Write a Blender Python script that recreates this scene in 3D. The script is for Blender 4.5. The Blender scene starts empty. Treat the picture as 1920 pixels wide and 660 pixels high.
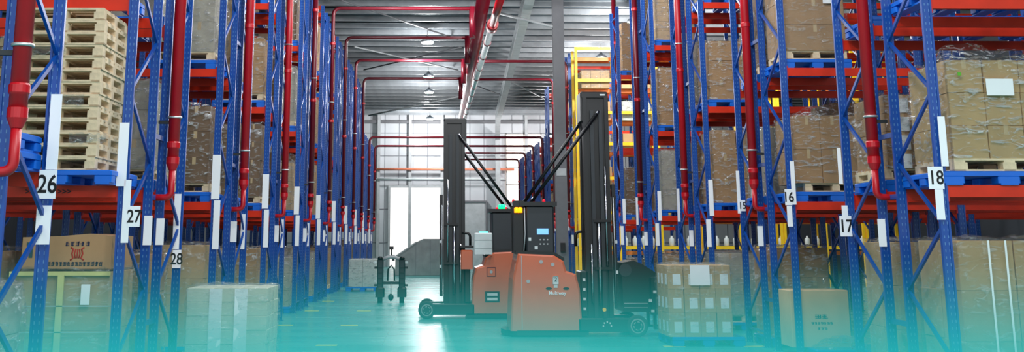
import bpy, math, random
from mathutils import Vector, Matrix
random.seed(7)
TEAL_WASH = .30  # density of the painted teal wash near the floor
COL = bpy.context.scene.collection
PI = math.pi

# ------------------------------------------------------------------ materials
def lin(c):
    return tuple(((v/255)/12.92 if v/255 <= .04045 else ((v/255+.055)/1.055)**2.4) for v in c)+(1,)
def newmat(name):
    m = bpy.data.materials.new(name); m.use_nodes = True
    nt = m.node_tree; nt.nodes.clear()
    out = nt.nodes.new('ShaderNodeOutputMaterial')
    return m, nt, out
def N(nt, t, **k):
    n = nt.nodes.new(t)
    for a, b in k.items():
        if a.startswith('i_'):
            n.inputs[a[2:].replace('_', ' ')].default_value = b
        else: setattr(n, a, b)
    return n
def math_node(nt, op, a, b=None, c=None):
    n = nt.nodes.new('ShaderNodeMath'); n.operation = op
    for i, v in enumerate((a, b, c)):
        if v is None: continue
        if isinstance(v, (int, float)): n.inputs[i].default_value = v
        else: nt.links.new(v, n.inputs[i])
    return n.outputs[0]
def pmat(name, rgb, rough=.5, metal=0, var=.12, scale=3, bump=0, bscale=30, emis=None, estr=0, spec=.5, rgb2=None, coat=0):
    m, nt, out = newmat(name)
    b = N(nt, 'ShaderNodeBsdfPrincipled')
    b.inputs['Roughness'].default_value = rough; b.inputs['Metallic'].default_value = metal
    b.inputs['Specular IOR Level'].default_value = spec
    b.inputs['Coat Weight'].default_value = coat
    c = lin(rgb)
    tc = N(nt, 'ShaderNodeTexCoord')
    no = N(nt, 'ShaderNodeTexNoise'); no.inputs['Scale'].default_value = scale; no.inputs['Detail'].default_value = 4
    nt.links.new(tc.outputs['Object'], no.inputs['Vector'])
    mx = N(nt, 'ShaderNodeMix', data_type='RGBA')
    mx.inputs[6].default_value = tuple(v*(1-var) for v in c[:3])+(1,)
    mx.inputs[7].default_value = lin(rgb2) if rgb2 else tuple(min(1, v*(1+var)) for v in c[:3])+(1,)
    mr = N(nt, 'ShaderNodeMapRange'); mr.inputs[1].default_value = .3; mr.inputs[2].default_value = .7
    nt.links.new(no.outputs['Fac'], mr.inputs[0]); nt.links.new(mr.outputs[0], mx.inputs[0])
    nt.links.new(mx.outputs[2], b.inputs['Base Color'])
    if bump:
        n2 = N(nt, 'ShaderNodeTexNoise'); n2.inputs['Scale'].default_value = bscale
        nt.links.new(tc.outputs['Object'], n2.inputs['Vector'])
        bp = N(nt, 'ShaderNodeBump'); bp.inputs['Strength'].default_value = bump; bp.inputs['Distance'].default_value = .02
        nt.links.new(n2.outputs['Fac'], bp.inputs['Height']); nt.links.new(bp.outputs[0], b.inputs['Normal'])
    if emis:
        b.inputs['Emission Color'].default_value = lin(emis); b.inputs['Emission Strength'].default_value = estr
    nt.links.new(b.outputs[0], out.inputs[0])
    return m
M = {}
def post_mat():
    m, nt, out = newmat('rack_post_blue')
    b = N(nt, 'ShaderNodeBsdfPrincipled'); b.inputs['Roughness'].default_value = .32
    tc = N(nt, 'ShaderNodeTexCoord'); sp = N(nt, 'ShaderNodeSeparateXYZ')
    nt.links.new(tc.outputs['Object'], sp.inputs[0])
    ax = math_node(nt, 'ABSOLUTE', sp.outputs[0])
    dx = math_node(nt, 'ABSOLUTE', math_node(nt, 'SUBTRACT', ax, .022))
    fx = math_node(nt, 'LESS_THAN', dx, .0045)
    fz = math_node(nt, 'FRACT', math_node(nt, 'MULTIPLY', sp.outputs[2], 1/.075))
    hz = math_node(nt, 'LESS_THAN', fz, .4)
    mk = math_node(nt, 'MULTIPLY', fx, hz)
    mx = N(nt, 'ShaderNodeMix', data_type='RGBA'); mx.inputs[6].default_value = lin((8, 74, 160)); mx.inputs[7].default_value = lin((90, 136, 190))  # pale dots: light through the punched holes, painted as colour
    nt.links.new(mk, mx.inputs[0]); nt.links.new(mx.outputs[2], b.inputs['Base Color'])
    nt.links.new(b.outputs[0], out.inputs[0]); return m
def film_mat(name, lo, hi, tint):
    m, nt, out = newmat(name)
    tr = N(nt, 'ShaderNodeBsdfTransparent'); tr.inputs[0].default_value = (.93, .95, .95, 1)
    gl = N(nt, 'ShaderNodeBsdfGlossy'); gl.inputs['Roughness'].default_value = .14; gl.inputs[0].default_value = (.9, .9, .92, 1)
    df = N(nt, 'ShaderNodeBsdfDiffuse'); df.inputs[0].default_value = lin(tint)
    m1 = N(nt, 'ShaderNodeMixShader'); m1.inputs[0].default_value = .55
    nt.links.new(gl.outputs[0], m1.inputs[1]); nt.links.new(df.outputs[0], m1.inputs[2])
    tc = N(nt, 'ShaderNodeTexCoord'); mp = N(nt, 'ShaderNodeMapping'); mp.inputs['Scale'].default_value = (2.2, 2.2, 7); mp.inputs['Rotation'].default_value = (.5, .4, 0)
    no = N(nt, 'ShaderNodeTexNoise'); no.inputs['Scale'].default_value = 2.2; no.inputs['Detail'].default_value = 6; no.inputs['Roughness'].default_value = .65; no.inputs['Distortion'].default_value = 1.6
    nt.links.new(tc.outputs['Object'], mp.inputs[0]); nt.links.new(mp.outputs[0], no.inputs['Vector'])
    cr = N(nt, 'ShaderNodeMapRange'); cr.inputs[1].default_value = .53; cr.inputs[2].default_value = .64; cr.inputs[3].default_value = lo; cr.inputs[4].default_value = hi  # noise streaks paint crease highlights into the film as whiteness
    nt.links.new(no.outputs['Fac'], cr.inputs[0])
    bp = N(nt, 'ShaderNodeBump'); bp.inputs['Strength'].default_value = .9; bp.inputs['Distance'].default_value = .06
    nt.links.new(no.outputs['Fac'], bp.inputs['Height']); nt.links.new(bp.outputs[0], gl.inputs['Normal'])
    ms = N(nt, 'ShaderNodeMixShader'); nt.links.new(cr.outputs[0], ms.inputs[0])
    nt.links.new(tr.outputs[0], ms.inputs[1]); nt.links.new(m1.outputs[0], ms.inputs[2]); nt.links.new(ms.outputs[0], out.inputs[0])
    return m
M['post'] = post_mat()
M['blue'] = pmat('rack_blue', (8, 72, 156), .35, var=.1)
M['orange'] = pmat('beam_orange', (218, 48, 20), .4, var=.12, spec=.3)
M['pipe'] = pmat('pipe_red', (196, 14, 30), .38, var=.1, spec=.6)
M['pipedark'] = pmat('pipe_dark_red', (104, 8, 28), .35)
M['steel'] = pmat('steel', (170, 174, 178), .35, .8)
M['clamp'] = pmat('clamp_zinc', (200, 200, 200), .4, .6)
M['bluepl'] = pmat('pallet_blue_plastic', (0, 104, 214), .4, var=.08)
M['wood'] = pmat('pallet_wood', (226, 202, 168), .75, var=.16, scale=6, bump=.2)
M['carton'] = pmat('cardboard', (178, 138, 100), .8, var=.1, scale=2, bump=.05)
M['carton2'] = pmat('cardboard_pale', (196, 160, 116), .8, var=.1, scale=2)
M['cartond'] = pmat('cardboard_dim', (126, 98, 76), .8, var=.18, scale=2)
M['cartonw'] = pmat('white_carton', (216, 220, 214), .7, var=.06)
M['cream'] = pmat('cream_carton', (206, 204, 184), .75)
M['cartong'] = pmat('greyish_carton', (182, 172, 156), .8, var=.2, scale=5)
M['tape'] = pmat('packing_tape', (206, 176, 136), .3)
M['film'] = film_mat('stretch_film', .02, .75, (215, 215, 215))
M['filmd'] = film_mat('stretch_film_milky', .16, .8, (176, 172, 170))
M['filmc'] = film_mat('stretch_film_clear', .06, .38, (225, 230, 225))
M['paper'] = pmat('white_paper', (240, 242, 244), .6, var=.03)
M['plate'] = pmat('white_sign_glow', (236, 240, 246), .4, var=.02, emis=(255, 255, 255), estr=.12)  # faint glow added to lift the white, the plates are unlit
M['ink'] = pmat('black_ink', (14, 14, 16), .6)
M['redink'] = pmat('red_ink', (178, 44, 36), .6)
M['black'] = pmat('black_paint', (11, 13, 16), .42, var=.15)
M['charcoal'] = pmat('charcoal_panel', (40, 45, 50), .5, var=.08)
M['rubber'] = pmat('rubber', (46, 48, 50), .75)
M['truck'] = pmat('truck_orange', (212, 104, 68), .42, var=.06, scale=1.5, coat=.2)
M['chrome'] = pmat('chrome', (210, 214, 218), .18, 1)
M['hub'] = pmat('wheel_hub', (150, 156, 158), .5, .3)
M['wbox'] = pmat('white_box', (216, 222, 222), .45)
M['amber'] = pmat('amber_lamp', (255, 170, 20), .3, emis=(255, 140, 5), estr=2.5)
M['green'] = pmat('green_lamp', (20, 255, 150), .3, emis=(20, 255, 140), estr=1.6)
M['red'] = pmat('red_lamp', (255, 30, 50), .3, emis=(255, 20, 40), estr=1.6)
M['cyan'] = pmat('cyan_lamp', (90, 255, 240), .3, emis=(90, 250, 230), estr=2)
M['screen'] = pmat('screen_blue', (120, 180, 240), .2, emis=(110, 170, 235), estr=1)
M['lamp'] = pmat('led_lens', (240, 255, 250), .3, emis=(225, 255, 245), estr=9)
M['lampg'] = pmat('led_lens_green', (150, 255, 215), .3, emis=(120, 255, 205), estr=4)
M['silver'] = pmat('silver_jacket', (232, 228, 228), .6, 0)
M['purlin'] = pmat('purlin_grey', (134, 138, 142), .45)
M['grey'] = pmat('column_grey', (104, 104, 108), .5, var=.08)
M['lgrey'] = pmat('light_grey', (176, 178, 180), .5)
M['yellow'] = pmat('yellow_paint_glow', (244, 196, 34), .45, emis=(244, 190, 30), estr=.12)  # slight glow added to the paint, nothing here is lit from within
M['ymark'] = pmat('floor_yellow', (200, 210, 40), .5)
M['tarp'] = pmat('ramp_grey', (138, 142, 142), .6, var=.2, scale=2)
M['mesh_or'] = pmat('orange_beam_far', (236, 128, 60), .5)
M['tote'] = pmat('tote_blue', (70, 130, 190), .5)

# ------------------------------------------------------------------ mesh builder
class MB:
    def __init__(s): s.v = []; s.f = []; s.m = []; s.cur = 0; s.sm = set()
    def quadface(s, idx): s.f.append(idx); s.m.append(s.cur)
    def box(s, x0, x1, y0, y1, z0, z1):
        b = len(s.v)
        s.v += [(x0,y0,z0),(x1,y0,z0),(x1,y1,z0),(x0,y1,z0),(x0,y0,z1),(x1,y0,z1),(x1,y1,z1),(x0,y1,z1)]
        for q in ((0,3,2,1),(4,5,6,7),(0,1,5,4),(1,2,6,5),(2,3,7,6),(3,0,4,7)):
            s.quadface(tuple(b+i for i in q))
        return s
    def cbox(s, c, sx, sy, sz): return s.box(c[0]-sx/2, c[0]+sx/2, c[1]-sy/2, c[1]+sy/2, c[2]-sz/2, c[2]+sz/2)
    def bbox(s, x0, x1, y0, y1, z0, z1, c=.02):
        """box with chamfered vertical and top edges"""
        b = len(s.v)
        def ring(z, i):
            X0, X1, Y0, Y1 = x0+i, x1-i, y0+i, y1-i
            return [(X0+c,Y0,z),(X1-c,Y0,z),(X1,Y0+c,z),(X1,Y1-c,z),(X1-c,Y1,z),(X0+c,Y1,z),(X0,Y1-c,z),(X0,Y0+c,z)]
        s.v += ring(z0, 0)+ring(z1-c, 0)+ring(z1, c)
        s.quadface(tuple(b+i for i in range(7, -1, -1)))
        for r in range(2):
            for i in range(8):
                j = (i+1) % 8
                s.quadface((b+r*8+i, b+r*8+j, b+r*8+8+j, b+r*8+8+i))
        s.quadface(tuple(b+16+i for i in range(8)))
        return s
    def prism(s, pts, a0, a1, axis='y'):
        """pts 2D; axis y -> (x,z), axis x -> (y,z), axis z -> (x,y)"""
        b = len(s.v); n = len(pts)
        f = {'y': lambda p, a: (p[0], a, p[1]), 'x': lambda p, a: (a, p[0], p[1]), 'z': lambda p, a: (p[0], p[1], a)}[axis]
        s.v += [f(p, a0) for p in pts]+[f(p, a1) for p in pts]
        s.quadface(tuple(b+i for i in range(n))); s.quadface(tuple(b+n+i for i in range(n-1, -1, -1)))
        for i in range(n):
            j = (i+1) % n; s.quadface((b+j, b+i, b+n+i, b+n+j))
        return s
    def bar(s, p0, p1, w, h=None):
        """square bar between two points"""
        h = h or w; p0 = Vector(p0); p1 = Vector(p1); d = (p1-p0).normalized()
        u = d.cross(Vector((0,1,0)) if abs(d.y) < .9 else Vector((1,0,0))).normalized(); t = d.cross(u)
        b = len(s.v)
        for p in (p0, p1):
            for a, c in ((-1,-1),(1,-1),(1,1),(-1,1)): s.v.append(tuple(p+u*a*w/2+t*c*h/2))
        for q in ((0,1,2,3),(7,6,5,4),(0,4,5,1),(1,5,6,2),(2,6,7,3),(3,7,4,0)): s.quadface(tuple(b+i for i in q))
        return s
    def tube(s, path, r, n=12, caps=True, sm=True):
        P = [Vector(p) for p in path]; rr = r if isinstance(r, (list, tuple)) else [r]*len(P)
        b = len(s.v); prev = None
        for i, p in enumerate(P):
            d = (P[min(i+1, len(P)-1)]-P[max(i-1, 0)]).normalized()
            if prev is None: u = d.cross(Vector((0,0,1)) if abs(d.z) < .9 else Vector((1,0,0))).normalized()
            else: u = (prev-d*prev.dot(d)).normalized()
            prev = u; t = d.cross(u)
            for k in range(n):
                a = 2*PI*k/n; s.v.append(tuple(p+(u*math.cos(a)+t*math.sin(a))*rr[i]))
        for i in range(len(P)-1):
            for k in range(n):
                j = (k+1) % n; (s.sm.add(len(s.f)) if sm else None); s.quadface((b+i*n+k, b+i*n+j, b+(i+1)*n+j, b+(i+1)*n+k))
        if caps:
            s.quadface(tuple(b+k for k in range(n-1, -1, -1))); s.quadface(tuple(b+(len(P)-1)*n+k for k in range(n)))
        return s
    def mesh(s, name, mats):
        me = bpy.data.meshes.new(name); me.from_pydata(s.v, [], s.f)
        for m in (mats if isinstance(mats, (list, tuple)) else [mats]): me.materials.append(M[m] if isinstance(m, str) else m)
        me.polygons.foreach_set('material_index', s.m)
        me.polygons.foreach_set('use_smooth', [i in s.sm for i in range(len(s.f))])
        me.update(); return me
    def build(s, name, mats, parent=None, loc=(0,0,0), rot=None): return inst(s.mesh(name, mats), name, parent, loc, rot)
def elbow(p0, c, p1, r, n=6):
    """points p0 -> arc around corner c -> p1"""
    p0, c, p1 = Vector(p0), Vector(c), Vector(p1); a = c+(p0-c).normalized()*r; b = c+(p1-c).normalized()*r
    out = [p0]
    for i in range(n+1):
        t = i/n; out.append(a*(1-t)**2+c*2*t*(1-t)+b*t*t)
    out.append(p1); return [tuple(p) for p in out]
def inst(me, name, parent=None, loc=(0,0,0), rot=None, scale=None):
    o = bpy.data.objects.new(name, me); COL.objects.link(o); o.parent = parent; o.location = loc
    if rot: o.rotation_euler = rot
    if scale: o.scale = scale
    return o
WORDN = {'15': 'fifteen', '16': 'sixteen', '17': 'seventeen', '18': 'eighteen', '26': 'twenty-six', '27': 'twenty-seven', '28': 'twenty-eight', '29': 'twenty-nine'}
def wordy(s):
    for a, b in WORDN.items(): s = s.replace(a, b)
    return s
def tag(o, label, cat, group=None, kind=None):
    if label: o['label'] = wordy(label)
    if cat: o['category'] = cat
    if group: o['group'] = wordy(group)
    if kind: o['kind'] = kind
    return o
def thing(name, label, cat, loc=(0,0,0), group=None, rz=0):
    o = inst(None, name, None, loc, (0,0,rz)); o.empty_display_size = .2
    return tag(o, label, cat, group)
def struct(o, label=None, cat=None): return tag(o, label, cat, None, 'structure')
CACHE = {}
def cached(key, fn):
    if key not in CACHE: CACHE[key] = fn()
    return CACHE[key]
def text_mesh(txt, size, mat, depth=.002):
    def mk():
        c = bpy.data.curves.new('t', 'FONT'); c.body = txt; c.size = size; c.extrude = depth; c.align_x = 'CENTER'; c.align_y = 'CENTER'
        c.offset = size*.012
        o = bpy.data.objects.new('t', c); COL.objects.link(o)
        dg = bpy.context.evaluated_depsgraph_get(); me = bpy.data.meshes.new_from_object(o.evaluated_get(dg))
        me.materials.clear(); me.materials.append(M[mat]); bpy.data.objects.remove(o); return me
    return cached(('txt', txt, size, mat), mk)
def glyphs(w, h, n, seed):
    """a line of small dense printed characters, each a few strokes"""
    r = random.Random(seed); b = MB(); cw = w/n
    for i in range(n):
        x = -w/2+i*cw
        for j in range(3):
            z = -h/2+h*(j+.5)/3; a = r.uniform(0, .25)*cw; c = r.uniform(.6, .88)*cw
            b.box(x+a, x+c, -.002, .002, z-h*.07, z+h*.07)
        for j in range(2):
            xx = x+r.uniform(.15, .75)*cw; b.box(xx, xx+cw*.12, -.002, .002, -h*r.uniform(.3, .5), h*r.uniform(.3, .5))
    return b

# ------------------------------------------------------------------ camera
H = 1.774
cam = bpy.data.objects.new('camera', bpy.data.cameras.new('camera')); COL.objects.link(cam)
cam.location = (0, 0, H); cam.rotation_euler = (PI/2+.2073, 0, -.0165)
cam.data.sensor_width = 36; cam.data.lens = 36*2111.14/1920
cam.data.shift_x = (960-849.2)/1920; cam.data.shift_y = -(330-7.11)/1920
cam.data.clip_end = 300
bpy.context.scene.camera = cam

# ------------------------------------------------------------------ shell
def floor_mat():
    m, nt, out = newmat('floor_epoxy')
    b = N(nt, 'ShaderNodeBsdfPrincipled')
    tc = N(nt, 'ShaderNodeTexCoord'); sp = N(nt, 'ShaderNodeSeparateXYZ')
    no = N(nt, 'ShaderNodeTexNoise'); no.inputs['Scale'].default_value = .45; no.inputs['Detail'].default_value = 5
    mp = N(nt, 'ShaderNodeMapping'); mp.inputs['Scale'].default_value = (1, 2.2, 1)
    nt.links.new(tc.outputs['Object'], mp.inputs[0]); nt.links.new(mp.outputs[0], no.inputs['Vector'])
    nt.links.new(tc.outputs['Object'], sp.inputs[0])
    mx = N(nt, 'ShaderNodeMix', data_type='RGBA'); mx.inputs[6].default_value = lin((74, 150, 148)); mx.inputs[7].default_value = lin((98, 176, 172))
    nt.links.new(no.outputs['Fac'], mx.inputs[0])
    # expansion joints every 5 m
    fy = math_node(nt, 'LESS_THAN', math_node(nt, 'FRACT', math_node(nt, 'MULTIPLY', sp.outputs[1], .2)), .006)
    fx = math_node(nt, 'LESS_THAN', math_node(nt, 'FRACT', math_node(nt, 'MULTIPLY', math_node(nt, 'ADD', sp.outputs[0], 50.9), .2)), .003)
    j = math_node(nt, 'MULTIPLY', math_node(nt, 'MAXIMUM', fx, fy), .45)
    m2 = N(nt, 'ShaderNodeMix', data_type='RGBA'); m2.inputs[7].default_value = lin((30, 90, 92))
    nt.links.new(j, m2.inputs[0]); nt.links.new(mx.outputs[2], m2.inputs[6]); nt.links.new(m2.outputs[2], b.inputs['Base Color'])
    mr = N(nt, 'ShaderNodeMapRange'); mr.inputs[3].default_value = .12; mr.inputs[4].default_value = .36
    nt.links.new(no.outputs['Fac'], mr.inputs[0]); nt.links.new(mr.outputs[0], b.inputs['Roughness'])
    b.inputs['Specular IOR Level'].default_value = .6
    nt.links.new(b.outputs[0], out.inputs[0]); return m
M['floor'] = floor_mat()
def deck_mat():
    m, nt, out = newmat('roof_deck')
    b = N(nt, 'ShaderNodeBsdfPrincipled'); b.inputs['Roughness'].default_value = .4; b.inputs['Metallic'].default_value = .3
    tc = N(nt, 'ShaderNodeTexCoord'); no = N(nt, 'ShaderNodeTexNoise'); no.inputs['Scale'].default_value = .3
    nt.links.new(tc.outputs['Object'], no.inputs['Vector'])
    mx = N(nt, 'ShaderNodeMix', data_type='RGBA'); mx.inputs[6].default_value = lin((62, 72, 80)); mx.inputs[7].default_value = lin((92, 102, 110))
    nt.links.new(no.outputs['Fac'], mx.inputs[0]); nt.links.new(mx.outputs[2], b.inputs['Base Color'])
    nt.links.new(b.outputs[0], out.inputs[0]); return m
M['deck'] = deck_mat()
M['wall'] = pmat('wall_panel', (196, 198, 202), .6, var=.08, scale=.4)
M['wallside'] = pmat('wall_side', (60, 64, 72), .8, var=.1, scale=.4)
M['seam'] = pmat('wall_seam', (120, 122, 128), .6)
struct(MB().box(-18, 24, -4, 80.3, -.2, 0).build('floor', 'floor'))
b = MB()    # corrugated roof deck, ribs across the hall
y = 4.0; pr = []
while y < 80:
    pr += [(y, 10.62), (y+.22, 10.62), (y+.30, 10.72), (y+.52, 10.72)]; y += .6
pr += [(80.2, 10.62), (80.2, 10.9), (4, 10.9)]
vb = len(b.v); n = len(pr)
b.v += [(-18, p[0], p[1]) for p in pr]+[(24, p[0], p[1]) for p in pr]
for i in range(n): j = (i+1) % n; b.quadface((vb+i, vb+j, vb+n+j, vb+n+i))
struct(b.build('ceiling', 'deck'))
pm = cached('purlin', lambda: MB().prism([(0,0),(.09,0),(.09,.02),(.02,.02),(.02,.2),(-.07,.2),(-.07,.18),(0,.18)], -18, 24, 'x').mesh('purlin', 'purlin'))
for i in range(34): struct(inst(pm, 'roof_purlin', None, (0, 29.5+i*1.5, 10.42)))
# back wall with panel seams, columns and girts
b = MB(); b.box(-18, 24, 80, 80.3, 0, 10.7); b.cur = 1
x = -17.5
while x < 24: b.box(x, x+.035, 79.985, 80, 0, 10.7); x += 1.0
for z in (1.6, 3.9, 5.9, 7.6, 9.2): b.box(-18, 24, 79.97, 80, z, z+.05)
struct(b.build('wall_back', ['wall', 'seam']))
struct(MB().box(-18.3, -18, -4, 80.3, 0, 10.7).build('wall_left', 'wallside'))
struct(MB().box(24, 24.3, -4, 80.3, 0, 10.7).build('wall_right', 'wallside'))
b = MB()
for x in (-3.9, -1.7, .55, 6.5, 9.5):
    b.box(x-.1, x+.1, 79.7, 79.98, 0, 10.5)
    o = MB().box(-.1, .1, 79.6, 79.97, 0, 10.5).build('wall_pier', 'lgrey', None, (x, 0, 0)); struct(o)
struct(MB().box(-18, 24, 79.7, 79.95, 9.9, 10.1).build('trim_1', 'grey'))
# bright roller door
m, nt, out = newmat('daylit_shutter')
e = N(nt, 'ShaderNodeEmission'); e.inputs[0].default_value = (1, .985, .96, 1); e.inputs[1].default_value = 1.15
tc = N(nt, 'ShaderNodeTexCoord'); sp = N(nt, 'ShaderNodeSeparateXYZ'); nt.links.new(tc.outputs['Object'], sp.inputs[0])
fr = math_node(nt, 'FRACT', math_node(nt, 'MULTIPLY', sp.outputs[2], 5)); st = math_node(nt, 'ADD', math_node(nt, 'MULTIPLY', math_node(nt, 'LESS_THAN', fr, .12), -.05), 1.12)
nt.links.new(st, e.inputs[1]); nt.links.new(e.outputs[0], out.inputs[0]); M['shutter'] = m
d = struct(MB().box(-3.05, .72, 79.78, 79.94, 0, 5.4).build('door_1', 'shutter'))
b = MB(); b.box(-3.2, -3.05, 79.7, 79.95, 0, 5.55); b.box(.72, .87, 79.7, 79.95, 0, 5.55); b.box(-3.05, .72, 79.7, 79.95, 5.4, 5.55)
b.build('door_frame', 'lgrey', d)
d2 = struct(MB().box(2.0, 3.6, 79.8, 79.95, 0, 4.4).build('door_2', 'lgrey'))
b = MB(); b.box(1.9, 2.0, 79.7, 79.95, 0, 4.5); b.box(3.6, 3.7, 79.7, 79.95, 0, 4.5); b.box(2, 3.6, 79.7, 79.95, 4.4, 4.5); b.build('door_frame', 'grey', d2)
M['warm'] = pmat('warm_window', (255, 240, 225), .5, emis=(255, 236, 222), estr=1.0)
w = struct(MB().box(5.05, 7.6, 79.9, 79.98, 4.4, 9.2).build('window_1', 'warm'))
b = MB(); [b.box(5.05, 7.6, 79.86, 79.9, z, z+.06) for z in (4.4, 5.6, 6.8, 8.0, 9.14)]; [b.box(x, x+.06, 79.86, 79.9, 4.4, 9.2) for x in (5.05, 6.3, 7.54)]; b.build('window_frame', 'lgrey', w)
# wall pipes
o = MB().tube([(-4.5, 79.5, 6.66), (5.6, 79.5, 6.66)], .09).build('wall_pipe', pmat('orange_pipe', (236, 140, 110), .4)); tag(o, 'pale orange pipe running along the far back wall above the white door', 'pipe')
o = MB().tube([(-4.5, 79.5, 5.98), (4.9, 79.5, 5.98)], .06).build('wall_pipe', 'wbox'); tag(o, 'thin white pipe along the far back wall just below the orange one', 'pipe')
# roof girder, haunch and column at the far end
def ibeam(p0, p1, w, h, name, mat):
    p0, p1 = Vector(p0), Vector(p1); d = (p1-p0).normalized(); s = d.cross(Vector((0,0,1)))
    if s.length < .1: s = Vector((1,0,0))
    s.normalize(); u = s.cross(d).normalized(); b = MB()
    prof = [(-w/2,-h/2),(w/2,-h/2),(w/2,-h/2+.03),(.015,-h/2+.03),(.015,h/2-.03),(w/2,h/2-.03),(w/2,h/2),(-w/2,h/2),(-w/2,h/2-.03),(-.015,h/2-.03),(-.015,-h/2+.03),(-w/2,-h/2+.03)]
    for p in (p0, p1): b.v += [tuple(p+s*a+u*c) for a, c in prof]
    b.quadface(tuple(range(12))); b.quadface(tuple(range(23, 11, -1)))
    for i in range(12): j = (i+1) % 12; b.quadface((j, i, 12+i, 12+j))
    return b.build(name, mat)
struct(ibeam((3.3, 38, 10.2), (4.3, 76, 9.95), .34, .5, 'ceiling_beam', 'lgrey'))
struct(ibeam((4.3, 76, 9.95), (4.45, 79.3, 8.9), .34, .5, 'ceiling_beam', 'lgrey'))
struct(ibeam((4.45, 79.4, 0), (4.45, 79.4, 9.1), .34, .4, 'wall_column', 'lgrey'))
def rod(p0, p1, r, name, mat, label, cat='brace', group=None):
    return tag(MB().tube([p0, p1], r, 8).build(name, mat), label, cat, group)
rod((4.3, 40, 9.35), (2.25, 42, 10.3), .05, 'roof_brace', 'lgrey', 'light grey diagonal rod from the top of the grey column up to the roof')
rod((-4.2, 72, 9.6), (1.6, 68, 10.35), .05, 'roof_brace', 'lgrey', 'long pale diagonal brace under the roof above the black mast with green beacon')
rod((-3.6, 50, 10.3), (1.2, 57, 10.3), .035, 'roof_brace', 'lgrey', 'thin grey roof brace crossing between the first hanging lamps')
rod((1.2, 50, 10.3), (-3.6, 57, 10.3), .035, 'roof_brace', 'grey', 'thin dark roof brace sloping the other way between the hanging lamps')
rod((-3.4, 40, 10.3), (1.0, 48, 10.3), .035, 'roof_brace', 'grey', 'dark roof brace near the topmost overhead red pipe')
rod((4.0, 60, 10.2), (7.2, 70, 10.3), .035, 'roof_brace', 'lgrey', 'pale thin roof brace between the roof girder and the tall blue posts')
rod((2.0, 62, 10.3), (4.1, 66, 10.1), .035, 'roof_brace', 'grey', 'short dark roof brace joining the sloping grey girder')
# grey column
t = thing('steel_column', 'tall dark grey steel column rising to the roof behind the front forklift mast', 'column', (4.46, 40, 0))
b = MB(); b.prism([(-.195,-.19),(.195,-.19),(.195,-.165),(.012,-.165),(.012,.165),(.195,.165),(.195,.19),(-.195,.19),(-.195,.165),(-.012,.165),(-.012,-.165),(-.195,-.165)], 0, 10.45, 'z')
b.build('column_shaft', 'grey', t)
MB().box(-.3, .3, -.3, .3, 0, .03).build('base_plate', 'grey', t)
MB().box(-.17, .17, -.215, -.192, 4.0, 4.25).build('notice_plate', 'lgrey', t)['label'] = 'pale rectangular plate on the column'
MB().box(-.08, .08, -.3, -.19, 1.4, 1.7).build('junction_box', 'black', t)
# hanging lamps
LM = cached('lampbody', lambda: MB().tube([(0,0,.28),(0,0,.2),(0,0,.12),(0,0,0)], [.05,.1,.24,.27], 20).mesh('housing', 'steel'))
LL = MB().tube([(0,0,0),(0,0,-.04)], [.25,.22], 20).mesh('lens', 'lamp'); LG = MB().tube([(0,0,0),(0,0,-.04)], [.25,.22], 20).mesh('lens', 'lampg')
CB = MB().tube([(0,0,.28),(0,0,.62)], .012, 6).mesh('cable', 'lgrey')
names = {46: 'nearest', 56: 'second', 62: 'third', 76: 'fourth and farthest'}
for (X, Y) in [(-.3,-1),(3,-1),(-.3,6),(3,6),(-.3,13),(3,13),(-.3,20),(3,20),(-.3,27),(3,27),(-.3,34),(3,34),(-.3,46),(-.3,56),(-.3,62),(-.3,76)]:
    if Y >= 46:
        t = thing('hanging_lamp', f'round high bay lamp under the roof, {names[Y]} of the four down the aisle', 'lamp', (X, Y, 9.8), 'high bay lamps over the aisle')
        inst(LM, 'housing', t); inst(LG if Y in (56, 62) else LL, 'lens', t); inst(CB, 'cable', t)
    l = bpy.data.lights.new('lamp_light', 'POINT'); l.shadow_soft_size = .3
    l.energy = {76: 1300, 62: 800, 56: 700, 46: 600}.get(Y, 620); l.color = (.97, .99, 1)
    lo = bpy.data.objects.new('lamp_light', l); COL.objects.link(lo); lo.location = (X, Y, 9.3)

for i, (X, Y) in enumerate([(7.5, 41.5), (12.5, 41.5), (7.5, 50), (7.6, 75)]):  # the three by the yellow rack are added to brighten it
    t = thing('hanging_lamp', ['added round fill lamp hanging in front of the yellow rack', 'added round fill lamp in front of the yellow rack, deeper among the racks', 'added round fill lamp hanging behind the yellow rack', 'bright round lamp far off between the tall blue posts'][i], 'lamp', (X, Y, 9.8 if Y < 70 else 8.6), 'high bay lamps over the aisle')
    inst(LM, 'housing', t); inst(LL, 'lens', t); inst(CB, 'cable', t)
    l = bpy.data.lights.new('lamp_light', 'POINT'); l.shadow_soft_size = .3; l.energy = 1100
    lo = bpy.data.objects.new('lamp_light', l); COL.objects.link(lo); lo.location = (X, Y, 9.3 if Y < 70 else 8.2)

# ------------------------------------------------------------------ pallet racks
XL, XR, P = 3.49, 5.66, 5.4
BAY = 2.7
def post_mesh(h):
    def mk():
        b = MB(); w, d = .055, .045
        b.prism([(-w,-d),(-.032,-d),(-.032,-d+.008),(.032,-d+.008),(.032,-d),(w,-d),(w,-.01),(.038,.012),(.038,d),(.018,d),(.018,-d+.02),(-.018,-d+.02),(-.018,d),(-.038,d),(-.038,.012),(-w,-.01)], .01, h, 'z')
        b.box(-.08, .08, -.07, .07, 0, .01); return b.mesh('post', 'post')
    return cached(('post', h), mk)
def beam_mesh(L):
    def mk():
        b = MB(); b.prism([(-.025,-.13),(.025,-.13),(.025,-.02),(.012,-.02),(.012,0),(-.025,0)], 0, L, 'x')
        b.cur = 1; b.box(-.004, .02, -.032, .032, -.18, .03); b.box(L-.02, L+.004, -.032, .032, -.18, .03)
        return b.mesh('beam', ['orange', 'pipe'])
    return cached(('beam', L), mk)
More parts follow.
